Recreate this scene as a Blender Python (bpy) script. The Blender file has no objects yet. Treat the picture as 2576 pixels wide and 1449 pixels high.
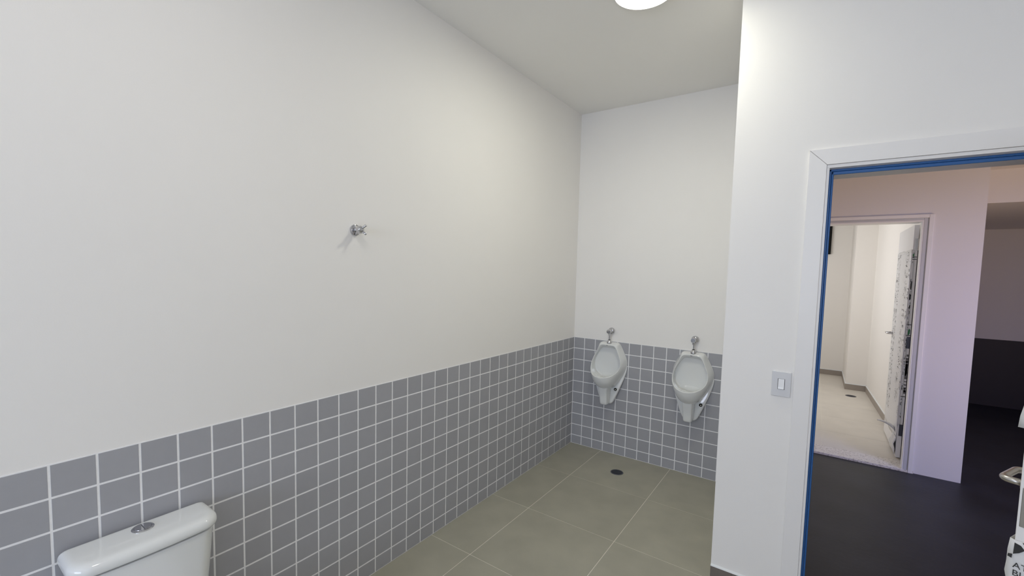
import bpy, bmesh, math, random
from mathutils import Vector, Matrix
random.seed(7)
S = bpy.context.scene
COL = S.collection

# ------------------------------------------------------------------ camera
CAM = Vector((1.8676, -3.7541, 1.6493))
YAW, PITCH, ROLL, FPX, PX, PY = -0.6112, -0.0678, 0.0240, 1105.25, 1281.92, 753.33
fw = Vector((math.sin(YAW) * math.cos(PITCH), math.cos(YAW) * math.cos(PITCH), math.sin(PITCH)))
r0 = Vector((math.cos(YAW), -math.sin(YAW), 0)); u0 = r0.cross(fw)
rt = math.cos(ROLL) * r0 + math.sin(ROLL) * u0
up = -math.sin(ROLL) * r0 + math.cos(ROLL) * u0
cd = bpy.data.cameras.new('camera'); cam = bpy.data.objects.new('camera', cd); COL.objects.link(cam)
m = Matrix((rt, up, -fw)).transposed().to_4x4(); m.translation = CAM; cam.matrix_world = m
cd.sensor_width = 36.0; cd.sensor_fit = 'HORIZONTAL'; cd.lens = FPX / 2576 * 36.0
cd.shift_x = (1288 - PX) / 2576; cd.shift_y = (PY - 724.5) / 2576
cd.clip_start = 0.02
S.camera = cam

def pix(X):
    d = Vector(X) - CAM; w = d.dot(fw)
    if w < 0.05: return (-9999, -9999)
    return (PX + FPX * d.dot(rt) / w, PY - FPX * d.dot(up) / w)

# ------------------------------------------------------------------ world, exposure, daylight
S.view_settings.view_transform = 'Standard'; S.view_settings.look = 'None'
S.view_settings.gamma = 1.0; S.view_settings.use_curve_mapping = False
S.view_settings.exposure = 0.10
W = bpy.data.worlds.new('world'); S.world = W; W.use_nodes = True
W.node_tree.nodes['Background'].inputs[0].default_value = (0.62, 0.74, 1.0, 1)
W.node_tree.nodes['Background'].inputs[1].default_value = 0.05

def area(name, loc, target, sx, sy, power, color, spread=180):
    l = bpy.data.lights.new(name, 'AREA'); l.shape = 'RECTANGLE'; l.size = sx; l.size_y = sy
    l.energy = power; l.color = color; l.spread = math.radians(spread)
    o = bpy.data.objects.new(name, l); COL.objects.link(o); o.location = loc
    o.rotation_euler = (Vector(target) - Vector(loc)).to_track_quat('-Z', 'Y').to_euler()
    return o
# daylight at the rear window and in the far room, plus added fill lights
area('window_daylight', (1.45, -7.13, 1.75), (1.1, -2.0, 0.9), 2.1, 1.2, 50, (0.54, 0.70, 1.0))
area('window_bounce_fill', (1.45, -7.12, 1.5), (1.2, -3.0, 3.2), 2.1, 0.8, 14, (1.0, 0.80, 0.62))  # warm area light added at the window to light the ceiling
area('corridor_sky_fill', (4.3, -1.0, 2.0), (2.8, 1.2, -0.3), 1.6, 1.0, 22, (0.07, 0.27, 1.0), 110)  # blue area light added for skylight, at a corridor wall without an opening
area('corridor_bounce_fill', (4.3, -1.0, 0.9), (2.7, 1.25, 2.0), 1.6, 1.0, 24, (1.0, 0.70, 0.41), 125)  # warm area light added there for light bounced up from outside
area('far_room_daylight', (0.75, 3.35, 1.7), (2.5, 3.7, 1.5), 2.2, 1.2, 26, (0.93, 0.95, 1.0))

# ------------------------------------------------------------------ materials
MATS = {}
def mat(name, color, rough=0.5, metal=0.0, noise=None, bump=None, coat=0.0, spec=0.5, rand=0.0, emit=None, alpha=None):
    """noise=(scale, amount[, detail]): brightness variation of the thing's own colour; bump=(scale, strength)."""
    if name in MATS: return MATS[name]
    M = bpy.data.materials.new(name); M.use_nodes = True; nt = M.node_tree; N = nt.nodes; L = nt.links
    b = N['Principled BSDF']
    b.inputs['Base Color'].default_value = (*color, 1); b.inputs['Roughness'].default_value = rough
    b.inputs['Metallic'].default_value = metal; b.inputs['Specular IOR Level'].default_value = spec
    b.inputs['Coat Weight'].default_value = coat; b.inputs['Coat Roughness'].default_value = 0.05
    if alpha is not None: b.inputs['Alpha'].default_value = alpha
    tc = N.new('ShaderNodeTexCoord'); src = None
    if noise:
        n = N.new('ShaderNodeTexNoise'); n.inputs['Scale'].default_value = noise[0]
        n.inputs['Detail'].default_value = noise[2] if len(noise) > 2 else 4
        geo = N.new('ShaderNodeNewGeometry'); L.new(geo.outputs['Position'], n.inputs['Vector'])
        r = N.new('ShaderNodeMapRange'); r.inputs['From Min'].default_value = 0.3; r.inputs['From Max'].default_value = 0.7
        r.inputs['To Min'].default_value = 1 - noise[1]; r.inputs['To Max'].default_value = 1 + noise[1]
        L.new(n.outputs['Fac'], r.inputs['Value']); src = r.outputs[0]
    if rand:
        oi = N.new('ShaderNodeObjectInfo'); r2 = N.new('ShaderNodeMapRange')
        r2.inputs['To Min'].default_value = 1 - rand; r2.inputs['To Max'].default_value = 1 + rand
        L.new(oi.outputs['Random'], r2.inputs['Value'])
        if src:
            mu = N.new('ShaderNodeMath'); mu.operation = 'MULTIPLY'; L.new(src, mu.inputs[0]); L.new(r2.outputs[0], mu.inputs[1]); src = mu.outputs[0]
        else: src = r2.outputs[0]
    if src:
        mx = N.new('ShaderNodeVectorMath'); mx.operation = 'SCALE'; mx.inputs[0].default_value = color
        L.new(src, mx.inputs['Scale']); L.new(mx.outputs[0], b.inputs['Base Color'])
    if bump:
        n = N.new('ShaderNodeTexNoise'); n.inputs['Scale'].default_value = bump[0]; n.inputs['Detail'].default_value = 3
        geo = N.new('ShaderNodeNewGeometry'); L.new(geo.outputs['Position'], n.inputs['Vector'])
        bp = N.new('ShaderNodeBump'); bp.inputs['Strength'].default_value = bump[1]; bp.inputs['Distance'].default_value = 0.002
        L.new(n.outputs['Fac'], bp.inputs['Height']); L.new(bp.outputs[0], b.inputs['Normal'])
    if emit:
        b.inputs['Emission Color'].default_value = (*emit[0], 1); b.inputs['Emission Strength'].default_value = emit[1]
    MATS[name] = M
    return M

PAINT = mat('white_wall_paint', (0.925, 0.902, 0.868), 0.62, noise=(1.1, 0.012), bump=(260, 0.10))
PAINTC = mat('white_ceiling_paint', (0.94, 0.925, 0.89), 0.8, noise=(1.0, 0.01), bump=(200, 0.08))
PAINT2 = mat('corridor_wall_paint', (0.80, 0.775, 0.765), 0.65, bump=(240, 0.12))
CREAM = mat('cream_wall_paint', (0.84, 0.80, 0.74), 0.65, bump=(240, 0.1))
DADO = mat('charcoal_dado_paint', (0.022, 0.019, 0.027), 0.55, bump=(120, 0.15))
GROUT = mat('white_grout', (0.93, 0.925, 0.92), 0.8, noise=(60, 0.03))
TILE = mat('grey_glazed_wall_tile', (0.40, 0.40, 0.422), 0.32, noise=(25, 0.015), rand=0.025, spec=0.4)
FTILE = mat('olive_grey_floor_tile', (0.395, 0.378, 0.30), 0.42, noise=(5.5, 0.07, 8), rand=0.03, bump=(90, 0.04))
FGROUT = mat('beige_floor_grout', (0.86, 0.82, 0.72), 0.8)
BTILE = mat('brown_grey_baseboard_tile', (0.18, 0.155, 0.135), 0.45, noise=(9, 0.05), rand=0.03)
BTILE2 = mat('taupe_far_baseboard_tile', (0.33, 0.285, 0.24), 0.45, noise=(9, 0.05), rand=0.03)
BTOP = mat('white_baseboard_sealant', (0.80, 0.82, 0.82), 0.5)
SLATE = mat('charcoal_corridor_floor', (0.018, 0.0185, 0.023), 0.5, noise=(3.2, 0.35, 9), bump=(30, 0.4))
WOODW = mat('white_door_paint', (0.90, 0.88, 0.86), 0.38)
FRAMEG = mat('pale_grey_door_frame', (0.60, 0.60, 0.61), 0.45)
BLUE = mat('blue_protective_film', (0.025, 0.13, 0.38), 0.35)
CHROME = mat('chrome', (0.58, 0.58, 0.60), 0.09, 1.0)
STEEL = mat('brushed_steel', (0.58, 0.56, 0.53), 0.28, 1.0)
DARKM = mat('dark_hinge_metal', (0.10, 0.10, 0.12), 0.4, 1.0)
CERAM = mat('white_glazed_ceramic', (0.82, 0.83, 0.815), 0.10, coat=0.4)
PLASTIC = mat('grey_white_switch_plastic', (0.74, 0.74, 0.755), 0.35)
PLASTICW = mat('white_switch_plastic', (0.86, 0.86, 0.86), 0.25)
BLACK = mat('black_panel', (0.010, 0.010, 0.010), 0.8, spec=0.15)
DRAIN = mat('dark_drain_grate', (0.055, 0.058, 0.072), 0.4, 0.3)
DRAINR = mat('drain_rim_metal', (0.16, 0.165, 0.18), 0.35, 0.6)
WRAP = mat('milky_plastic_wrap', (0.78, 0.775, 0.765), 0.35, bump=(35, 0.6))
INK = mat('black_printed_ink', (0.03, 0.03, 0.03), 0.5)
INKG = mat('grey_printed_ink', (0.15, 0.145, 0.145), 0.5)
GREEN = mat('green_printed_ink', (0.02, 0.17, 0.05), 0.5)
LAMPM = mat('lamp_diffuser', (0.9, 0.9, 0.9), 0.4, emit=((1.0, 0.99, 0.86), 52.0))
LAMPF = mat('far_fill_lamp_diffuser', (0.9, 0.9, 0.9), 0.4, emit=((1.0, 0.97, 0.93), 14.0))
LAMPR = mat('rear_lamp_diffuser', (0.9, 0.9, 0.9), 0.4, emit=((1.0, 0.955, 0.87), 33.0))
def granite():
    M = bpy.data.materials.new('speckled_granite'); M.use_nodes = True; nt = M.node_tree; N = nt.nodes; L = nt.links
    b = N['Principled BSDF']; b.inputs['Roughness'].default_value = 0.35
    g = N.new('ShaderNodeNewGeometry'); n = N.new('ShaderNodeTexNoise'); n.inputs['Scale'].default_value = 75; n.inputs['Detail'].default_value = 5
    L.new(g.outputs['Position'], n.inputs['Vector'])
    c = N.new('ShaderNodeValToRGB'); L.new(n.outputs['Fac'], c.inputs[0]); L.new(c.outputs[0], b.inputs['Base Color'])
    e = c.color_ramp.elements; e[0].position = 0.36; e[0].color = (0.48, 0.43, 0.37, 1); e[1].position = 0.50; e[1].color = (0.80, 0.75, 0.68, 1)
    return M
GRANITE = granite()

# ------------------------------------------------------------------ mesh helpers
def box(bm, x0, x1, y0, y1, z0, z1):
    v = [bm.verts.new(p) for p in ((x0, y0, z0), (x1, y0, z0), (x1, y1, z0), (x0, y1, z0), (x0, y0, z1), (x1, y0, z1), (x1, y1, z1), (x0, y1, z1))]
    for f in ((3, 2, 1, 0), (4, 5, 6, 7), (0, 1, 5, 4), (1, 2, 6, 5), (2, 3, 7, 6), (3, 0, 4, 7)): bm.faces.new([v[i] for i in f])
def prism(bm, pts, z0, z1):
    a = [bm.verts.new((x, y, z0)) for x, y in pts]; b = [bm.verts.new((x, y, z1)) for x, y in pts]; n = len(pts)
    bm.faces.new(a[::-1]); bm.faces.new(b)
    for i in range(n): bm.faces.new((a[i], a[(i + 1) % n], b[(i + 1) % n], b[i]))
def loft(bm, loops, cap0=True, cap1=True, closed=True):
    R = [[bm.verts.new(p) for p in l] for l in loops]; n = len(R[0])
    for a, b in zip(R, R[1:]):
        for i in range(n if closed else n - 1): bm.faces.new((a[i], a[(i + 1) % n], b[(i + 1) % n], b[i]))
    if cap0: bm.faces.new(R[0][::-1])
    if cap1: bm.faces.new(R[-1])
    return R
def lathe(bm, prof, origin, axis, n=28, cap=True):
    """prof: (distance along the axis, radius)."""
    ax = Vector(axis).normalized(); t = Vector((0, 0, 1)) if abs(ax.z) < 0.9 else Vector((1, 0, 0))
    a = ax.cross(t).normalized(); b = ax.cross(a); o = Vector(origin)
    loops = [[o + ax * h + (a * math.cos(2 * math.pi * i / n) + b * math.sin(2 * math.pi * i / n)) * r for i in range(n)] for h, r in prof]
    loft(bm, loops, cap, cap)
def tube(bm, pts, rad, n=14):
    P = [Vector(p) for p in pts]; loops = []; ref = None
    for i, p in enumerate(P):
        d = (P[min(i + 1, len(P) - 1)] - P[max(i - 1, 0)]).normalized()
        if ref is None: ref = d.orthogonal().normalized()
        ref = (ref - d * ref.dot(d)).normalized(); q = d.cross(ref)
        rr = rad[i] if isinstance(rad, (list, tuple)) else rad
        loops.append([p + (ref * math.cos(2 * math.pi * k / n) + q * math.sin(2 * math.pi * k / n)) * rr for k in range(n)])
    loft(bm, loops)
def mesh(name, bm, smooth=False):
    bmesh.ops.recalc_face_normals(bm, faces=bm.faces)
    me = bpy.data.meshes.new(name); bm.to_mesh(me); bm.free()
    if smooth:
        for p in me.polygons: p.use_smooth = True
    return me
def tag(o, label=None, cat=None, group=None, kind=None):
    if label: o['label'] = label
    if cat: o['category'] = cat
    if group: o['group'] = group
    if kind: o['kind'] = kind
    return o
def obj(name, bm, material, parent=None, smooth=False, bevel=0, sub=0, segs=2, angle=40):
    me = bm if isinstance(bm, bpy.types.Mesh) else mesh(name, bm, smooth)
    if material and not me.materials: me.materials.append(material)
    o = bpy.data.objects.new(name, me); COL.objects.link(o); o.parent = parent
    if bevel:
        md = o.modifiers.new('bevel', 'BEVEL'); md.width = bevel; md.segments = segs; md.limit_method = 'ANGLE'; md.angle_limit = math.radians(angle)
    if sub:
        md = o.modifiers.new('sub', 'SUBSURF'); md.levels = sub; md.render_levels = sub
    return o
def empty(name, loc=(0, 0, 0), rz=0):
    o = bpy.data.objects.new(name, None); COL.objects.link(o); o.location = loc; o.rotation_euler = (0, 0, rz); o.empty_display_size = 0.1
    return o
def boxes(*bs):
    bm = bmesh.new()
    for b in bs: box(bm, *b)
    return bm
def autosmooth(me, deg=35):
    for p in me.polygons: p.use_smooth = True
    me.set_sharp_from_angle(angle=math.radians(deg))
    return me

# ------------------------------------------------------------------ room constants
CEIL = 3.085; ALX = 1.48; DW = -1.24; DWB = -1.10; CW = 1.22; CWB = 1.36
RX = 3.0; RY = -7.2
PYL, PXB, PV, TOP = 0.10913, 0.10744, 0.105, 1.0281
JO = 0.0055

# ------------------------------------------------------------------ setting: bathroom
bm = bmesh.new(); prism(bm, [(0, RY), (RX, RY), (RX, DW), (ALX, DW), (ALX, 0), (0, 0)], -0.12, -0.0012)
floor = tag(obj('floor', bm, FGROUT), 'olive grey large-format tile floor of the bathroom', 'floor', kind='structure')
xs = [0.0] + [0.31 + 0.6245 * i for i in range(5)] + [RX]; ys = [0.0] + [-0.617 - 0.6262 * i for i in range(11)] + [RY]
g = 0.0019
for i in range(len(xs) - 1):
    for j in range(len(ys) - 1):
        x0, x1, y1, y0 = xs[i], xs[i + 1], ys[j], ys[j + 1]
        if y1 > DW + .01 and x0 >= ALX: continue
        if x1 - x0 < .02 or y1 - y0 < .02: continue
        bm = bmesh.new()
        if y1 > DW + 0.02 and x1 > ALX:
            if y0 < DW - 0.02: prism(bm, [(x0 + g, y0 + g), (x1 - g, y0 + g), (x1 - g, DW), (ALX, DW), (ALX, y1 - g), (x0 + g, y1 - g)], -0.009, 0)
            else: box(bm, x0 + g, ALX, y0 + g, y1 - g, -0.009, 0)
        elif y1 > DW and x1 > ALX: box(bm, x0 + g, x1 - g, y0 + g, min(y1 - g, DW), -0.009, 0)
        else: box(bm, x0 + g, x1 - g, y0 + g, y1 - g, -0.009, 0)
        obj('floor_tile', bm, FTILE, floor)
bm = bmesh.new(); prism(bm, [(-.12, RY - .14), (RX + .14, RY - .14), (RX + .14, DWB), (ALX + .14, DWB), (ALX + .14, .14), (-.12, .14)], CEIL, CEIL + 0.12)
tag(obj('ceiling', bm, PAINTC), 'smooth white ceiling over the bathroom', 'ceiling', kind='structure')

def tile_mesh(w, h, t=0.006, c=0.0012):
    """Tile in the plane x = 0 facing +x, centred."""
    bm = bmesh.new(); w /= 2; h /= 2
    a = [(-t, -w, -h), (-t, w, -h), (-t, w, h), (-t, -w, h)]
    b = [(-c, y, z) for _, y, z in a]
    d = [(0, y * (w - c) / w, z * (h - c) / h) for _, y, z in a]
    loft(bm, [a, b, d])
    me = mesh('wall_tile', bm); me.materials.append(TILE); return me
def in_view(p): 
    u, v = pix(p); return -40 < u < 2616 and -40 < v < 1490
def tile_wall(parent, place, n, pitch, last_w=None, view=True):
    """place(s, z) -> (location, rotation z); s runs along the wall from the corner."""
    full = tile_mesh(pitch - JO, PV - JO); hb = TOP - 9 * PV
    low = tile_mesh(pitch - JO, hb - JO); rest = bmesh.new(); cnt = 0
    for i in range(n):
        for j in range(10):
            z = TOP - JO / 2 - (j + .5) * PV + JO / 2 if j < 9 else hb / 2
            loc, rz = place((i + .5) * pitch, z); me = full if j < 9 else low
            if in_view(loc) and cnt < 299:
                o = obj('wall_tile', me, None, parent); o.location = loc; o.rotation_euler = (0, 0, rz); cnt += 1
            else:
                t = me.copy(); t.transform(Matrix.Translation(loc) @ Matrix.Rotation(rz, 4, 'Z')); rest.from_mesh(t); bpy.data.meshes.remove(t)
    if rest.verts:
        o = obj('further_wall_tiles', rest, TILE, parent); o['kind'] = 'stuff'
    else: rest.free()

# left wall: plaster, grout bed and tiles
wl = tag(obj('wall_left', boxes((-0.12, -0.003, RY, 0.12, -.1, CEIL)), PAINT), 'long white plaster wall over a grey square tile dado', 'wall', kind='structure')
obj('grout', boxes((-0.0029, -0.0007, RY, 0.0, 0, TOP)), GROUT, wl)
tile_wall(wl, lambda s, z: ((0, -s, z), 0), 65, PYL)
# alcove back wall
wb = tag(obj('wall_back', boxes((-0.003, ALX + .1, 0.003, 0.12, -.1, CEIL)), PAINT), 'white end wall of the urinal alcove over grey tiles', 'wall', kind='structure')
obj('grout', boxes((-0.001, ALX, 0.0007, 0.0029, 0, TOP)), GROUT, wb)
tile_wall(wb, lambda s, z: ((s, 0, z), -math.pi / 2), 13, PXB)
# door wall with its opening, returning along the alcove
OX0, OX1, OZ = 1.868, 2.752, 2.158
bm = bmesh.new()
prism(bm, [(ALX, DW), (OX0, DW), (OX0, DWB), (ALX + .14, DWB), (ALX + .14, CWB), (ALX, CWB)], -.1, CEIL)
box(bm, OX1, RX + .14, DW, DWB, -.1, CEIL); box(bm, OX0, OX1, DW, DWB, OZ, CEIL)
wd = tag(obj('wall_front', bm, PAINT), 'white plaster wall around the open doorway', 'wall', kind='structure')
tag(obj('wall_right', boxes((RX, RX + .14, RY, DW, -.1, CEIL)), PAINT), 'white side wall of the bathroom beyond the door leaf', 'wall', kind='structure')
WX0, WX1, WZ0, WZ1 = 0.35, 2.55, 1.1, 2.4
tag(obj('wall_rear', boxes((-.12, WX0, RY - .14, RY, -.1, CEIL), (WX1, RX + .14, RY - .14, RY, -.1, CEIL), (WX0, WX1, RY - .14, RY, -.1, WZ0), (WX0, WX1, RY - .14, RY, WZ1, CEIL)), PAINT), 'white rear wall with a wide window opening', 'wall', kind='structure')
w1 = empty('window_1', ((WX0 + WX1) / 2, RY - .07, WZ0)); tag(w1, 'white framed window in the rear wall', 'window', kind='structure')
hw = (WX1 - WX0) / 2; hh = WZ1 - WZ0
obj('window_frame', boxes((-hw, hw, -.02, .02, 0, .04), (-hw, hw, -.02, .02, hh - .04, hh), (-hw, -hw + .04, -.02, .02, .04, hh - .04), (hw - .04, hw, -.02, .02, .04, hh - .04), (-.02, .02, -.02, .02, .04, hh - .04)), WOODW, w1)

# baseboard of the door wall: tile pieces with a white sealed top
bb = empty('baseboard_front', (1.64, DW, 0)); tag(bb, 'brown grey tile baseboard below the light switch', 'baseboard', kind='structure')
for x0, x1 in ((ALX, 1.5805), (1.582, 1.797), (2.823, RX)):
    obj('baseboard_tile', boxes((x0 - 1.64, x1 - 1.64, -.010, 0, 0, .080)), BTILE, bb)
bm = bmesh.new()
for x0, x1 in ((ALX, 1.797), (2.823, RX)):
    prof = [(0, .080), (-.010, .080), (-.008, .0845), (0, .089)]
    loft(bm, [[(x0 - 1.64, y, z) for y, z in prof], [(x1 - 1.64, y, z) for y, z in prof]])
obj('sealant_bead', bm, BTOP, bb)

# ------------------------------------------------------------------ setting: corridor, passage and far room
bm = bmesh.new(); prism(bm, [(ALX + .14, DWB), (6.6, DWB), (6.6, 4.75), (2.91, 4.75), (2.91, CWB), (ALX + .14, CWB)], -.12, 0)
box(bm, OX0, OX1, DW, DWB, -.12, 0)
tag(obj('floor_corridor', bm, SLATE), 'dark charcoal floor of the corridor outside the doorway', 'floor', kind='structure')
D0, D1, DZ = 1.78, 2.545, 2.128
tag(obj('wall_corridor', boxes((ALX + .14, D0 - .02, CW, CWB, 0, 3.0), (D1 + .02, 2.91, CW, CWB, 0, 3.0), (D0 - .02, D1 + .02, CW, CWB, DZ + .02, 3.0)), PAINT2), 'pale corridor wall with the second doorway', 'wall', kind='structure')
tag(obj('ceiling_corridor', boxes((ALX + .14, 6.6, DWB, CW, 2.95, 3.05)), PAINT2), 'corridor ceiling', 'ceiling', kind='structure')
tag(obj('wall_corridor_near', boxes((RX + .14, 6.6, DWB - .14, DWB, -.1, 3.0)), PAINT2), 'corridor wall on the bathroom side', 'wall', kind='structure')
# far room: side wall, column and end wall
bm = bmesh.new(); prism(bm, [(2.517, 4.29), (2.635, CWB), (2.91, CWB), (2.91, 5.45), (2.28, 5.45), (2.28, 4.29)], 0, 3.0)
wr = tag(obj('wall_far_room', bm, CREAM), 'cream side wall and boxed column of the far room', 'wall', kind='structure')
tag(obj('wall_far_end', boxes((.5, 2.28, 5.31, 5.45, 0, 3.0)), CREAM), 'cream end wall of the far room', 'wall', kind='structure')
tag(obj('wall_far_side', boxes((.5, .62, CWB, 5.31, 0, 3.0), (.5, ALX, CW, CWB, 0, 3.0)), CREAM), 'cream window-side wall of the far room', 'wall', kind='structure')
tag(obj('ceiling_far_room', boxes((.5, 2.91, CWB, 5.45, 2.98, 3.08)), PAINTC), 'ceiling of the far room', 'ceiling', kind='structure')
ff = tag(obj('floor_far_room', boxes((.62, 2.65, 1.40, 5.35, -.1, .019)), FGROUT), 'pale beige tile floor of the far room', 'floor', kind='structure')
FT2 = mat('beige_far_floor_tile', (0.70, 0.65, 0.57), 0.4, noise=(5, 0.04, 6), rand=0.02)
fx = [.62, 1.36, 1.985, 2.65]; fy = [1.42, 1.95, 2.57, 3.19, 3.81, 4.43, 5.05, 5.31]
for i in range(3):
    for j in range(7):
        if i == 2 and fy[j] > 4.4: continue
        x1 = fx[i + 1] - .001
        y1 = min(fy[j + 1] - .001, 4.29) if i == 2 else fy[j + 1] - .001
        obj('floor_tile', boxes((fx[i] + .001, x1, fy[j] + .001, y1, .012, .02)), FT2, ff)
obj('floor_tile', boxes((1.986, 2.279, 4.291, 5.309, .012, .02)), FT2, ff)
b2 = empty('baseboard_far_room', (2.28, 4.29, .02)); tag(b2, 'brown grey tile baseboard around the far room column', 'baseboard', kind='structure')
def bpiece(x0, y0, x1, y1, h=.082, t=.010):
    d = Vector((x1 - x0, y1 - y0)); n = Vector((d.y, -d.x)).normalized() * t
    bm = bmesh.new(); prism(bm, [(x0 - 2.28, y0 - 4.29), (x1 - 2.28, y1 - 4.29), (x1 + n.x - 2.28, y1 + n.y - 4.29), (x0 + n.x - 2.28, y0 + n.y - 4.29)], 0, h)
    obj('baseboard_tile', bm, BTILE2, b2)
    bm = bmesh.new(); prism(bm, [(x0 - 2.28, y0 - 4.29), (x1 - 2.28, y1 - 4.29), (x1 + n.x - 2.28, y1 + n.y - 4.29), (x0 + n.x - 2.28, y0 + n.y - 4.29)], h, h + .008)
    obj('sealant_bead', bm, BTOP, b2)
bpiece(.62, 5.31, 2.28, 5.31); bpiece(2.28, 5.31, 2.28, 4.29 - .01); bpiece(2.28, 4.29, 2.517, 4.29); bpiece(2.517, 4.29, 2.60, 2.22)
# passage beyond the corridor wall: beam, soffit, dado wall
tag(obj('wall_passage', boxes((2.91, 5.04, 4.62, 4.75, .885, 2.4)), PAINT2), 'dim mauve wall at the end of the passage', 'wall', kind='structure')
tag(obj('wall_passage_dado', boxes((2.91, 5.04, 4.61, 4.75, 0, .885)), DADO), 'black painted lower wall at the end of the passage', 'wall', kind='structure')
tag(obj('wall_light_screen', boxes((4.9, 6.6, CW, CWB, -.1, 3.0), (4.9, 5.04, CWB, 4.62, -.1, 2.7)), PAINT2), 'unseen wall added past the passage opening to keep light out', 'wall', kind='structure')  # out-of-view wall added to keep corridor light out of the passage
tag(obj('trim_3', boxes((2.912, 4.898, 1.8, 4.62, 2.325, 2.61)), PAINT2), 'deep beam and dropped soffit across the passage', 'beam', kind='structure')
tag(obj('ceiling_passage', boxes((2.912, 4.898, CW, 1.8, 2.61, 2.74), (2.912, 4.898, CW - .02, CW, 2.61, 3.0)), PAINT2), 'low ceiling of the passage behind the white wall end', 'ceiling', kind='structure')

# ------------------------------------------------------------------ main door frame (casing, jamb, stop, blue film)
t1 = empty('trim_1', ((OX0 + OX1) / 2, DW, 0)); tag(t1, 'white painted door casing with blue film along its rebate', 'door frame', kind='structure')
ox = -(OX0 + OX1) / 2
def P(x): return x + ox
CO0, CI0, CIZ, COZ = 1.7985, 1.8685, 2.163, 2.2355
CO1, CI1 = OX1 + .07, OX1
def casing(pts):  # polygon in x,z extruded toward the room
    bm = bmesh.new(); a = [(P(x), -.013, z) for x, z in pts]; b = [(P(x), 0, z) for x, z in pts]; loft(bm, [a, b]); return bm
obj('casing_board', casing([(CO0, 0), (CI0, 0), (CI0, CIZ - .0007), (CO0, COZ - .0007)]), WOODW, t1, bevel=.0015)
obj('casing_board', casing([(CO0 + .0007, COZ), (CI0 + .0007, CIZ), (CI1 - .0007, CIZ), (CO1 - .0007, COZ)]), WOODW, t1, bevel=.0015)
obj('casing_board', casing([(CI1, 0), (CO1, 0), (CO1, COZ - .0007), (CI1, CIZ - .0007)]), WOODW, t1, bevel=.0015)
JX = 1.8795; JZ = 2.1475; SX = 1.897; SZ = 2.1225
obj('jamb', boxes((P(OX0 + .001), P(JX), -.0085, .15, 0, JZ)), WOODW, t1, bevel=.001)
obj('jamb', boxes((P(OX1 - .0115), P(OX1 - .001), -.0085, .15, 0, JZ)), WOODW, t1, bevel=.001)
obj('jamb', boxes((P(OX0 + .001), P(OX1 - .001), -.0085, .15, JZ, OZ + .004)), WOODW, t1, bevel=.001)
obj('door_stop', boxes((P(JX), P(SX - .002), .040, .15, 0, JZ)), FRAMEG, t1)
obj('door_stop', boxes((P(OX1 - .029), P(OX1 - .0115), .040, .15, 0, JZ)), FRAMEG, t1)
obj('door_stop', boxes((P(SX - .002), P(OX1 - .029), .040, .15, SZ, JZ)), FRAMEG, t1)
def film(pairs):
    bm = bmesh.new()
    for (x0, x1, z0, z1) in pairs: box(bm, P(x0), P(x1), .033, .040, z0, z1)
    return bm
obj('blue_film', film([(JX, JX + .0085, 0, JZ)]), BLUE, t1, bevel=.002); obj('blue_film', film([(JX + .009, SX, 0, JZ - .010)]), BLUE, t1, bevel=.003)
obj('blue_film', film([(JX, OX1 - .0115, JZ - .0095, JZ)]), BLUE, t1, bevel=.002); obj('blue_film', film([(JX + .009, OX1 - .0115, SZ, JZ - .010)]), BLUE, t1, bevel=.003)
tag(obj('door_threshold', boxes((OX0 + .012, OX1 - .012, DW, DWB, -.001, .012)), GRANITE), 'speckled granite threshold in the near doorway', 'threshold')

# ------------------------------------------------------------------ second door frame in the corridor wall
t2 = empty('trim_2', (2.16, CW, 0)); tag(t2, 'stepped pale door frame in the corridor wall', 'door frame', kind='structure')
q = lambda x: x - 2.16
obj('casing_board', boxes((q(2.583), q(2.614), -.022, 0, 0, 2.187)), WOODW, t2, bevel=.004)
obj('casing_board', boxes((q(D1 + .008), q(2.583), -.012, 0, 0, 2.158)), FRAMEG, t2, bevel=.003)
obj('casing_board', boxes((q(1.72), q(2.583), -.022, 0, 2.158, 2.187)), WOODW, t2, bevel=.004)
obj('casing_board', boxes((q(1.75), q(D1 + .008), -.012, 0, 2.138, 2.158)), FRAMEG, t2, bevel=.003)
obj('casing_board', boxes((q(1.72), q(1.752), -.022, 0, 0, 2.158)), WOODW, t2, bevel=.004)
obj('jamb', boxes((q(D1), q(D1 + .02), -.010, .06, 0.02, DZ + .02)), WOODW, t2, bevel=.002)
obj('jamb', boxes((q(D1 + .012), q(D1 + .02), .06, .16, 0.02, DZ + .02)), FRAMEG, t2, bevel=.002)
obj('jamb', boxes((q(D0), q(D1), -.010, .16, DZ, DZ + .02)), WOODW, t2, bevel=.002)
obj('jamb', boxes((q(D0 - .02), q(D0), -.010, .16, 0.02, DZ + .02)), WOODW, t2, bevel=.002)
tag(obj('granite_sill', boxes((D0 - .02, 2.62, CW - .018, 1.42, .0, .021)), GRANITE, bevel=.003), 'speckled beige granite sill under the far doorway', 'sill')

# ------------------------------------------------------------------ printed marks on door wrapping
def bars(bm, fn, s0, s1, z0, z1, n, seed, wmin=.01, wmax=.05, h=.004):
    """Rows of short printed bars in the strip s0..s1 x z0..z1; fn(s, z) -> 3D point on the sheet."""
    R = random.Random(seed)
    for _ in range(n):
        hh = R.uniform(.6, 1.4) * h; w = R.uniform(wmin, wmax); vert = R.random() < .55
        ds, dz = (hh, w) if vert else (min(w, s1 - s0), hh)
        s = R.uniform(s0, max(s0 + 1e-4, s1 - ds)); z = R.uniform(z0, z1 - dz)
        v = [bm.verts.new(fn(a, b)) for a, b in ((s, z), (s + ds, z), (s + ds, z + dz), (s, z + dz))]
        bm.faces.new(v)
def poly(bm, fn, pts): bm.faces.new([bm.verts.new(fn(a, b)) for a, b in pts])

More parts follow.
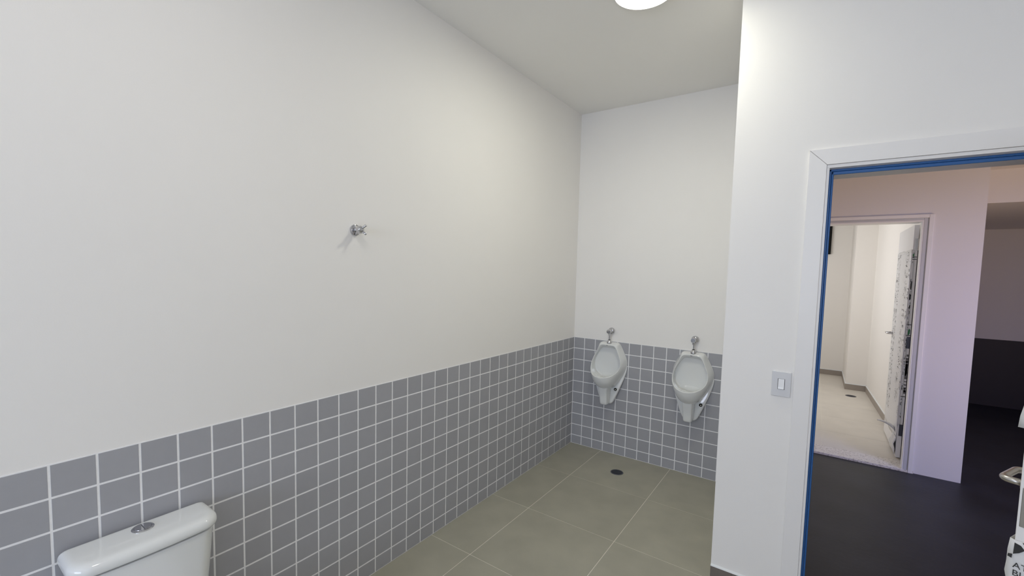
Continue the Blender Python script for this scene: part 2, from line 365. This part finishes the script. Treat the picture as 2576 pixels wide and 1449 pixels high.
# ------------------------------------------------------------------ far door leaf, wrapped
LX0, LY0, LZ0, LW, LT, LH = 2.531, 1.475, .032, .86, .034, 2.095
d2 = empty('door_2', (LX0, LY0, LZ0)); tag(d2, 'white door leaf in printed plastic wrap, open inside the far room', 'door', kind='structure')
obj('leaf', boxes((0, LT, 0, LW, 0, LH)), WOODW, d2, bevel=.002)
def sheet(name, parent, fn, s0, s1, z0, z1, ns, nz, amp, seed, ragged=.01, thick=.0006):
    R = random.Random(seed); bm = bmesh.new(); rows = []
    zj = [[R.uniform(-ragged, ragged) for _ in range(ns + 1)] for _ in range(2)]
    for j in range(nz + 1):
        row = []
        for i in range(ns + 1):
            s = s0 + (s1 - s0) * i / ns; z = z0 + (z1 - z0) * j / nz
            if j == 0: z += zj[0][i]
            if j == nz: z += zj[1][i]
            row.append(bm.verts.new(fn(s, z, R.uniform(0, amp))))
        rows.append(row)
    for j in range(nz):
        for i in range(ns): bm.faces.new((rows[j][i], rows[j][i + 1], rows[j + 1][i + 1], rows[j + 1][i]))
    o = obj(name, bm, WRAP, parent, smooth=True)
    md = o.modifiers.new('thick', 'SOLIDIFY'); md.thickness = thick; md.offset = 1
    return o
wrap2 = sheet('plastic_wrap', d2, lambda s, z, a: (-.0016 - a, s, z), .004, LW - .004, .14, 1.88, 10, 44, .002, 3)
wrap2e = sheet('plastic_wrap', d2, lambda s, z, a: (s, -.0014 - a, z), .001, .017, .30, 1.88, 2, 60, .0012, 4, .004)
fa = lambda s, z: (-.0052, s, z); fe = lambda s, z: (s, -.0034, z)
bm = bmesh.new()
for k in range(9): bars(bm, fa, .60, .68, .30 + k * .175, .46 + k * .175, 22, 40 + k, .008, .03, .0045); bars(bm, fa, .70, .80, .30 + k * .175, .46 + k * .175, 18, 60 + k, .008, .03, .005)
for k in range(9): bars(bm, fa, .14, .30, .46 + k * .158, .60 + k * .158, 16, 90 + k, .008, .03, .006)
obj('grey_print', bm, INKG, wrap2)
bm = bmesh.new()
for k in range(7): bars(bm, fa, .012, .085, .34 + k * .215, .50 + k * .215, 10, 120 + k, .010, .035, .006)
obj('dark_print', bm, INK, wrap2)
bm = bmesh.new(); bars(bm, fe, .002, .015, .36, 1.86, 60, 150, .008, .03, .003)
for z in (1.81, 1.79, 1.21, 1.115, 0.56): box(bm, .002, LT - .002, -.0032, -.0030, z, z + .006)
poly(bm, fe, [(.003, 1.58), (.015, 1.60), (.013, 1.52), (.004, 1.53)]); poly(bm, fe, [(.002, 1.49), (.014, 1.48), (.014, 1.44), (.003, 1.43)]); poly(bm, fe, [(.003, 1.36), (.013, 1.40), (.012, 1.35)])
obj('dark_print', bm, INK, wrap2e)
bm = bmesh.new()
poly(bm, lambda s, z: (s, -.0036, z), [(.014, 1.125), (.020, 1.120), (.027, 1.135), (.029, 1.165), (.022, 1.180), (.015, 1.160)])
poly(bm, lambda s, z: (s, -.0036, z), [(.002, 1.835), (.013, 1.845), (.012, 1.815), (.004, 1.82)])
obj('green_print', bm, GREEN, wrap2e)
bm = bmesh.new(); bars(bm, lambda s, z: (s, -.0018, z), .017, .033, .58, 1.09, 22, 171, .02, .07, .012)
obj('grey_label', bm, INKG, wrap2e)
# torn flap hanging off the foot of the leaf
bm = bmesh.new(); loops = []
for i in range(9):
    t = i / 8; x = -.002 - .13 * t ** 1.6; y = .16 - .02 * t; z = .22 + .06 * math.sin(t * 1.6); w = .075 * (1 - t) ** .8 + .008
    loops.append([(x, y - w, z - .02 * (1 - t)), (x, y, z + .006), (x, y + w, z), (x, y, z - .004)])
loft(bm, loops); obj('torn_flap', bm, WRAP, d2, smooth=True)
bm = bmesh.new(); R_ = random.Random(5); rows = []
for j in range(7):
    rows.append([(-.004 - R_.uniform(0, .028) * (1 - abs(j - 3) / 4), .004 + .36 * i / 6 * (1 - .09 * j), .012 + .028 * j + R_.uniform(-.006, .006)) for i in range(7)])
loft(bm, rows, False, False, False); o = obj('crumpled_wrap', bm, WRAP, d2, smooth=True); md = o.modifiers.new('t', 'SOLIDIFY'); md.thickness = .0008
for z in (1.87, 1.0, .20):
    bm = boxes((.010, LT + .006, -.003, 0, z, z + .105)); lathe(bm, [(0, .006), (.105, .006)], (LT + .004, -.006, z), (0, 0, 1), 10)
    obj('hinge', bm, DARKM if z < 1.5 else STEEL, d2)
bm = bmesh.new(); lathe(bm, [(0, .022), (.006, .022), (.007, .018)], (-.001, LW - .065, 1.06), (-1, 0, 0), 20)
tube(bm, [(-.006, LW - .065, 1.06), (-.045, LW - .065, 1.06), (-.055, LW - .075, 1.06), (-.056, LW - .17, 1.06), (-.046, LW - .185, 1.06), (-.02, LW - .187, 1.06)], .008)
obj('lever_handle', bm, CHROME, d2, smooth=True)

# ------------------------------------------------------------------ near door leaf, half open toward the room
HX, HY = 2.735, -1.262; FXY = Vector((2.353, -1.985))
dv = (FXY - Vector((HX, HY))); NW = dv.length; ang = math.atan2(dv.y, dv.x)
# local frame: x along the leaf from hinge to free edge, y = far face side (toward the doorway)
d1 = empty('door_1', (HX, HY, .014), ang); tag(d1, 'white door leaf standing half open at the picture edge, partly wrapped', 'door', kind='structure')
T1 = .036
obj('leaf', boxes((0, NW, 0, T1, 0, 2.10)), WOODW, d1, bevel=.0025)
EOFF = NW
bm = bmesh.new(); box(bm, EOFF - .001, EOFF + .0022, .0055, T1 - .0125, .965, 1.075)
obj('lock_faceplate', bm, STEEL, d1, bevel=.002)
side = -1   # handle face: local -y faces the corridor side
bm = bmesh.new(); hz = 1.068
lathe(bm, [(0, .026), (.007, .026), (.009, .022)], (NW - .060, 0, hz), (0, -1, 0), 24)
obj('handle_rose', bm, STEEL, d1, smooth=True)
pts = []
def bez(a, b, c, n=7): return [tuple((Vector(a) * (1 - t) ** 2 + Vector(b) * 2 * t * (1 - t) + Vector(c) * t * t)) for t in [i / n for i in range(n + 1)]]
y0 = -.008; yo = -.050
pts = [(NW - .060, y0, hz), (NW - .060, yo + .022, hz)] + bez((NW - .060, yo + .020, hz), (NW - .060, yo, hz), (NW - .080, yo, hz)) + bez((NW - .165, yo, hz), (NW - .186, yo, hz), (NW - .186, yo + .020, hz)) + [(NW - .186, y0 - .010, hz)]
bm = bmesh.new(); tube(bm, pts, .0095, 18); obj('lever_handle', bm, STEEL, d1, smooth=True)
# wrap around the free edge, above and below the bare lock zone
def edge_wrap(z0, z1, seed, out, flare=0.0, name='plastic_wrap'):
    R = random.Random(seed); bm = bmesh.new(); rows = []; n = 26
    for j in range(n + 1):
        z = z0 + (z1 - z0) * j / n; w = R.uniform(0, out) + flare * math.exp(-j / 2.5); e = R.uniform(.001, .004)
        rows.append([(NW - .16, -.0015 - w * .5, z + R.uniform(-.004, .004)), (NW - .05, -.0025 - w, z), (NW + .000, -.003 - w, z + R.uniform(-.004, .004)), (NW + e, .004, z), (NW + e, T1 - .004, z + R.uniform(-.004, .004)), (NW - .002, T1 + .002, z), (NW - .30, T1 + .002, z)])
    loft(bm, rows, False, False, False); o = obj(name, bm, WRAP, d1, smooth=True)
    md = o.modifiers.new('t', 'SOLIDIFY'); md.thickness = .0006; md.offset = 1
    return o
wa = edge_wrap(1.238, 2.02, 11, .006, .009); wbm = edge_wrap(.10, .925, 12, .011)
fx_ = lambda s, z: (NW + .0052, s, z)
bm = bmesh.new()
for z, h in ((1.312, .006), (1.272, .010), (1.250, .006), (1.40, .012), (1.55, .02), (1.7, .012)): bars(bm, fx_, .0, T1, z, z + h + .004, 9, int(z * 1000), .003, .006, h * .6)
box(bm, NW + .0048, NW + .0050, -.004, T1, 1.288, 1.294)
obj('dark_print', bm, INK, wa)
bm = bmesh.new(); lathe(bm, [(0, .004), (.0004, .004)], (NW + .0048, .004, 1.312), (1, 0, 0), 12)
lathe(bm, [(0, .011), (.0004, .011)], (NW + .0048, .016, 1.338), (1, 0, 0), 18); obj('green_print', bm, GREEN, wa)
bm = bmesh.new()
poly(bm, fx_, [(.002, .918), (.014, .915), (.022, .905), (.012, .893), (.001, .885)]); poly(bm, fx_, [(.016, .925), (T1, .925), (T1, .914), (.024, .912)])
poly(bm, fx_, [(-.008, .882), (.000, .884), (-.001, .872), (-.009, .874)])
obj('dark_print', bm, INK, wbm)
def text_mesh(body, size):
    c = bpy.data.curves.new('lettering', 'FONT'); c.body = body; c.size = size; o = bpy.data.objects.new('lettering', c); COL.objects.link(o)
    dg = bpy.context.evaluated_depsgraph_get(); me = bpy.data.meshes.new_from_object(o.evaluated_get(dg)); bpy.data.objects.remove(o); return me
for body, z in (('ATI', .848), ('BLI', .826)):
    me = text_mesh(body, .023); me.transform(Matrix(((0, 0, 1, NW + .0055), (1, 0, 0, .002), (0, 1, 0, z), (0, 0, 0, 1)))); me.materials.clear()
    obj('printed_lettering', me, INK, wbm)
for z in (.25, 1.05, 1.85):
    bm = bmesh.new(); lathe(bm, [(0, .007), (.1, .007)], (-.004, T1 * .0 - .004, z), (0, 0, 1), 12); obj('hinge', bm, STEEL, d1)

# ------------------------------------------------------------------ urinals
RIM = [(0, .078, 1.002), (.050, .078, 1.002), (.072, .077, .995), (.089, .076, .960), (.111, .080, .914), (.131, .092, .866), (.136, .112, .82), (.125, .145, .782), (.101, .188, .757), (.066, .222, .742), (.032, .238, .735), (0, .242, .733)]
BCK = [(0, 0, 1.022), (.066, 0, 1.023), (.092, 0, 1.016), (.114, 0, .972), (.139, 0, .925), (.161, 0, .875), (.165, 0, .82), (.146, 0, .755), (.112, 0, .69), (.080, 0, .635), (.044, 0, .605), (0, 0, .597)]
def full(l): return l + [(-x, d, z) for x, d, z in l[-2:0:-1]]
def urinal(X):
    root = empty('urinal', (X, -.0005, 0))
    R = full(RIM); B = full(BCK)
    def W(l): return [(x, -d, z) for x, d, z in l]
    def mix(a, b):
        out = []
        for (bx, bd, bz), (rx, rd, rz) in zip(B, R):
            w = max(0, min(1, (rz - .75) / .06)) * max(0, min(1, (.992 - rz) / .03)); k = b + (a - b) * .9 * w
            out.append((bx + (rx - bx) * k, rd * a, bz + (rz - bz) * k))
        return out
    cz = .862
    def inset(k, dd, fd=1.0, zs=0.0, base=0.0):
        out = []
        for x, d, z in R:
            low = max(0, (cz - z) / .13)
            out.append((x * k, d * fd + dd + base, cz + (z - cz) * k - zs * low))
        return out
    def inner(k, kt, f, zs, base=.030):
        out = []
        for x, d, z in R:
            t = max(0, (z - cz) / .14); kk = k + (kt - k) * t
            out.append((x * (k - .10 * t * (1 if kt < .9 else 0)), base + (d - base) * f, cz + (z - cz) * kk - zs * max(0, (cz - z) / .13)))
        return out
    loops = [mix(0, 0), mix(.03, 0), mix(.10, .006), mix(.36, .05), mix(.64, .17), mix(.85, .42), mix(.955, .74), mix(.985, .91), mix(.997, .975), R,
             inset(.985, .0002), inset(.972, -.003), inset(.965, -.007), inner(.965, .93, .86, .002), inner(.985, .88, .58, .012), inner(1.00, .82, .26, .026), inner(1.00, .79, .07, .032), inner(.985, .77, .012, .033), inner(.94, .73, 0, .033), inner(.62, .5, 0, .03), inner(.3, .25, 0, .02)]
    bm = bmesh.new(); Rv = loft(bm, [W(l) for l in loops])
    # wall flange running down behind the bowl
    F = [(.120, .87), (.160, .845), (.166, .81), (.158, .755), (.128, .660), (.096, .573), (.068, .503), (.050, .475), (.030, .466), (0, .465)]
    fl = F + [(-x, z) for x, z in F[-2::-1]]
    rp = lambda z: min(1, max(0, (.71 - z) / .10))
    loft(bm, [[(x, 0, z) for x, z in fl], [(x, -.010 - .030 * rp(z), z) for x, z in fl], [(x * .985, -.014 - .036 * rp(z), .65 + (z - .65) * .985) for x, z in fl], [(x * .88, -.018 - .044 * rp(z), .65 + (z - .65) * .94) for x, z in fl]])
    # trap box under the bowl
    lp = []
    for z, h, d in ((.470, .026, .118), (.474, .034, .130), (.50, .036, .136), (.56, .038, .144), (.61, .042, .155), (.66, .046, .165)):
        lp.append([(-h, 0, z), (-h, -d + .008, z), (-h + .008, -d, z), (h - .008, -d, z), (h, -d + .008, z), (h, 0, z)])
    loft(bm, lp)
    me = mesh('bowl', bm, True)
    o = obj('bowl', me, CERAM, root, sub=2)
    for sx in (1,):
        b_ = bmesh.new(); lathe(b_, [(0, .0125), (.006, .0125), (.009, .0095), (.009, .006), (.005, .005)], (sx * .083, -.062, .612), (sx * .35, -.94, 0), 18)
        obj('fixing_bolt', b_, BLACK, root, smooth=True)
        b_ = bmesh.new(); lathe(b_, [(0, .0055), (.011, .0055), (.012, .004)], (sx * .083, -.062, .612), (sx * .35, -.94, 0), 14); obj('bolt_head', b_, STEEL, root, smooth=True)
    bm = boxes((-.011, .004, -.0800, -.0765, .9965, 1.0002)); obj('maker_mark', bm, INKG, root)
    return root
def flush_valve(X):
    root = empty('flush_valve', (X, -.0008, 1.03))
    z = .092
    bm = bmesh.new(); lathe(bm, [(0, .029), (.010, .030), (.020, .027), (.026, .020), (.028, .012)], (0, 0, z), (0, -1, 0), 32); obj('escutcheon', autosmooth(mesh('escutcheon', bm)), CHROME, root)
    bm = bmesh.new(); lathe(bm, [(.02, .012), (.036, .012), (.037, .017), (.060, .017), (.061, .014), (.066, .014)], (0, 0, z), (0, -1, 0), 28); obj('valve_body', autosmooth(mesh('valve_body', bm)), CHROME, root)
    bm = bmesh.new(); lathe(bm, [(.066, .0175), (.068, .019), (.080, .019), (.083, .017), (.0835, .004)], (0, 0, z), (0, -1, 0), 28); obj('push_button', autosmooth(mesh('push_button', bm)), CHROME, root)
    bm = bmesh.new(); tube(bm, [(0, -.050, z - .010), (0, -.050, z - .024)], .0075); lathe(bm, [(0, .0105), (.012, .0105)], (0, -.050, z - .036), (0, 0, 1), 6); tube(bm, [(0, -.050, z - .03), (0, -.050, .012)], .0055)
    obj('supply_pipe', autosmooth(mesh('supply_pipe', bm)), CHROME, root)
    bm = bmesh.new(); lathe(bm, [(0, .0225), (.005, .0230), (.013, .021), (.022, .016), (.0285, .010)], (0, -.050, -.014), (0, 0, 1), 28); obj('spud_cover', autosmooth(mesh('spud_cover', bm)), CHROME, root)
    bm = bmesh.new(); lathe(bm, [(0, .010), (.004, .010)], (0, -.050, .0135), (0, 0, 1), 20); obj('rubber_washer', bm, BLACK, root)
    return root
for X, lab, vl in ((.366, 'white ceramic wall urinal nearer the inner corner of the alcove', 'chrome flush valve above the urinal near the inner corner'), (1.076, 'white ceramic wall urinal beside the free end of the white wall', 'chrome flush valve above the urinal near the white wall end')):
    tag(urinal(X), lab, 'urinal', 'wall urinals in the alcove'); tag(flush_valve(X + .006), vl, 'flush valve', 'flush valves above the urinals')

# ------------------------------------------------------------------ toilet with close-coupled cistern
TY = -3.29
toi = empty('toilet', (0.006, TY, 0)); tag(toi, 'white ceramic toilet with close-coupled cistern against the tiled wall', 'toilet')
def plan(hw, x0, x1, rb, rf, bulge=.0, n=8):
    """Rounded outline: back at x0 (corner radius rb), front at x1 (rf) with a gentle bulge."""
    pts = []
    for cx, cy, r, a0 in ((x1 - rf, hw - rf, rf, 0), (x0 + rb, hw - rb, rb, 90), (x0 + rb, -hw + rb, rb, 180), (x1 - rf, -hw + rf, rf, 270)):
        for i in range(n + 1):
            a = math.radians(a0 + 90 * i / n); pts.append([cx + r * math.cos(a), cy + r * math.sin(a)])
    m = n + 1; fr = pts[-1:] + pts[:1]
    out = pts
    ys = [-(hw - rf) + 2 * (hw - rf) * k / 8 for k in range(1, 8)]
    out = out + [[x1, y] for y in ys]
    for p in out:
        k = max(0, (p[0] - x0) / (x1 - x0)); p[0] += bulge * k * (1 - (p[1] / hw) ** 2)
    return out
def stack(levels):
    bm = bmesh.new(); loft(bm, [[(x, y, z) for x, y in plan(*a)] for z, a in levels]); return bm
ZT = .757
lid = stack([(.7150, (.150, .04, .120, .012, .04, .010)), (.7150, (.186, .012, .148, .012, .045, .012)), (.7152, (.1915, .009, .1545, .012, .050, .012)), (.7172, (.1945, .007, .159, .012, .051, .012)), (.724, (.1975, .006, .1645, .013, .052, .012)), (.737, (.1975, .006, .1645, .014, .052, .012)), (.748, (.194, .008, .160, .014, .051, .012)), (.7540, (.187, .013, .150, .014, .047, .011)), (.7565, (.178, .019, .138, .012, .042, .010)), (ZT, (.168, .026, .126, .012, .038, .008)), (ZT, (.12, .05, .09, .01, .02, .004))])
obj('cistern_lid', lid, CERAM, toi, smooth=True, sub=1)
tank = stack([(.40, (.160, .012, .125, .015, .045, .010)), (.41, (.166, .008, .132, .015, .045, .010)), (.55, (.177, .006, .143, .015, .046, .011)), (.70, (.186, .004, .152, .015, .046, .012)), (.7068, (.1865, .004, .153, .015, .046, .012)), (.7088, (.185, .006, .151, .015, .046, .012)), (.7090, (.178, .012, .144, .015, .044, .010)), (.7090, (.13, .03, .11, .015, .04, .005))])
obj('cistern_tank', tank, CERAM, toi, smooth=True, sub=1)
bm = stack([(.7085, (.176, .016, .140, .01, .04, .010)), (.7155, (.176, .016, .140, .01, .04, .010))]); obj('lid_gap_shade', bm, BLACK, toi)  # black slab standing in for the shade in the gap below the lid
bm = bmesh.new(); bx_, bz_ = .060, ZT - .003
lathe(bm, [(0, .030), (.0045, .0305), (.0065, .028), (.0068, .0235), (.0055, .023)], (bx_, 0, bz_), (0, 0, 1), 36)
ring = obj('flush_button_ring', autosmooth(mesh('flush_button_ring', bm)), CHROME, toi)
for s in (1, -1):
    bm = bmesh.new(); n = 18; r = .0222
    pts = [(bx_ + r * math.sin(math.pi * i / n), s * .0008 + s * r * abs(math.cos(math.pi * i / n)) if False else 0) for i in range(2)]
    arc = [(bx_ + r * math.cos(math.radians(180 * i / n) ) , s * (.0009 + r * math.sin(math.radians(180 * i / n)))) for i in range(n + 1)]
    if s < 0: arc = arc[::-1]
    prism(bm, arc, bz_ + .003, bz_ + .0078)
    obj('flush_button', bm, CHROME, ring, bevel=.001)
bm = bmesh.new(); loops = []
for z, x0, x1, w in ((0, .16, .50, .105), (.03, .16, .50, .105), (.16, .16, .50, .10), (.28, .13, .58, .14), (.36, .05, .635, .175), (.395, .02, .65, .182), (.40, .02, .65, .18)):
    l = []
    for i in range(32):
        a = 2 * math.pi * i / 32; c, s = math.cos(a), math.sin(a)
        l.append(((x0 + x1) / 2 + (x1 - x0) / 2 * (abs(c) ** (.7 if c < 0 else 1)) * (1 if c > 0 else -1), w * (abs(s) ** .8) * (1 if s > 0 else -1), z))
    loops.append(l)
loft(bm, loops); obj('bowl', bm, CERAM, toi, smooth=True, sub=1)
def egg(k, z): return [(.41 + .245 * k * math.cos(2 * math.pi * i / 32), .182 * k * math.sin(2 * math.pi * i / 32), z) for i in range(32)]
bm = bmesh.new(); loft(bm, [egg(.98, .401), egg(1, .406), egg(1, .418), egg(.97, .422)]); obj('seat', bm, PLASTICW, toi, smooth=True)
bm = bmesh.new(); loft(bm, [egg(.98, .423), egg(1, .427), egg(1, .438), egg(.95, .446), egg(.6, .451)]); obj('seat_cover', bm, PLASTICW, toi, smooth=True)

# ------------------------------------------------------------------ shower valve on the plaster
tap = empty('shower_valve', (-.003, -2.42, 1.824)); tag(tap, 'chrome cross-handle shower valve alone on the white wall', 'tap')
bm = bmesh.new(); lathe(bm, [(0, .0265), (.005, .0275), (.009, .0265), (.0105, .024), (.012, .012)], (0, 0, 0), (1, 0, 0), 36); obj('escutcheon', autosmooth(mesh('escutcheon', bm)), CHROME, tap)
bm = bmesh.new(); lathe(bm, [(.008, .0115), (.032, .0115), (.034, .0185), (.047, .0195), (.056, .0145), (.062, .009), (.064, .003)], (0, 0, 0), (1, 0, 0), 28); obj('valve_stem', autosmooth(mesh('valve_stem', bm)), CHROME, tap)
for k in range(3):
    a = math.radians(30 + 120 * k); dy, dz = math.sin(a), math.cos(a)
    bm = bmesh.new(); tube(bm, [(.050, dy * .006, dz * .006), (.058, dy * .013, dz * .013), (.066, dy * .019, dz * .019), (.0725, dy * .0245, dz * .0245), (.0735, dy * .0255, dz * .0255)], [.0070, .0060, .0055, .0062, .0035])
    obj('handle_arm', bm, CHROME, tap, smooth=True)

# ------------------------------------------------------------------ light switch
sw = empty('light_switch', (1.7475, DW, 1.1215)); tag(sw, 'grey white light switch beside the doorway', 'light switch')
obj('plate', boxes((-.0405, .0405, -.0075, 0, -.0610, .0610)), PLASTIC, sw, bevel=.002)
obj('rocker_recess', boxes((-.0148, .0148, -.0078, -.004, -.0262, .0262)), BLACK, sw)
bm = bmesh.new(); pr_ = [(-.005, -.0245), (-.0128, -.0245), (-.0115, -.014), (-.0085, .0255), (-.005, .0255)]
loft(bm, [[(-.0130, y, z) for y, z in pr_], [(.0130, y, z) for y, z in pr_]]); obj('rocker', bm, PLASTICW, sw, bevel=.0008)

# ------------------------------------------------------------------ floor drains
def drain(x, y, z, r, lab):
    root = empty('floor_drain', (x, y, z)); tag(root, lab, 'drain', 'round floor drains')
    bm = bmesh.new(); n = 40; prof = [(r, -.002), (r, .0022), (r * .93, .0030), (r * .86, .0022), (r * .86, -.002)]
    loft(bm, [[(rr * math.cos(2 * math.pi * i / n), rr * math.sin(2 * math.pi * i / n), zz) for i in range(n)] for rr, zz in prof], False, False); obj('rim', bm, DRAINR, root, smooth=True)
    bm = bmesh.new(); lathe(bm, [(0, r * .86), (.001, r * .86)], (0, 0, .0002), (0, 0, 1), 32); obj('well', bm, BLACK, root)
    k = 9; rr = r * .84
    for i in range(k):
        yy = -rr + (i + .5) * 2 * rr / k; hx = math.sqrt(max(rr * rr - yy * yy, 1e-5))
        obj('grate_bar', boxes((-hx, hx, yy - rr / k * .62, yy + rr / k * .62, .0012, .0024)), DRAIN, root)
drain(.598, -.338, .0, .052, 'dark round floor drain below the two urinals')
drain(2.325, 3.86, .02, .062, 'small round drain in the far room floor by the column')

# ------------------------------------------------------------------ black panel in the far room
bp_ = empty('wall_panel', (1.755, 5.31, 2.03)); tag(bp_, 'black flat panel high on the far room end wall', 'panel')
obj('panel_body', boxes((-.25, .25, -.045, 0, 0, .55)), BLACK, bp_, bevel=.004)
obj('panel_face', boxes((-.238, .238, -.047, -.045, .012, .538)), BLACK, bp_)

# ------------------------------------------------------------------ ceiling lamps
def lamp(x, y, z, lab, material, r=.145):
    root = empty('ceiling_lamp', (x, y, z)); tag(root, lab, 'ceiling lamp', 'round ceiling lamps')
    bm = bmesh.new(); lathe(bm, [(0, r * 1.03), (.024, r * 1.04), (.028, r * 1.02), (.028, r * 1.0), (.004, r * .99)], (0, 0, 0), (0, 0, -1), 48); obj('base', bm, WOODW, root, smooth=True)
    bm = bmesh.new(); lathe(bm, [(.010, r * .96), (.018, r), (.022, r * .985), (.026, r * .95), (.029, r * .85), (.031, r * .6), (.0325, r * .25), (.033, .01)], (0, 0, 0), (0, 0, -1), 48)
    obj('diffuser', mesh('diffuser', bm, True), material, root)
lamp(1.064, -1.492, CEIL, 'glowing round dome lamp on the ceiling above the alcove', LAMPM)
lamp(1.15, -3.45, CEIL, 'glowing round dome lamp on the ceiling over the toilet end', LAMPR)
lamp(1.7, 3.0, 2.98, 'unseen round lamp added on the far room ceiling to light the room', LAMPF)  # lamp added out of view to brighten the far room
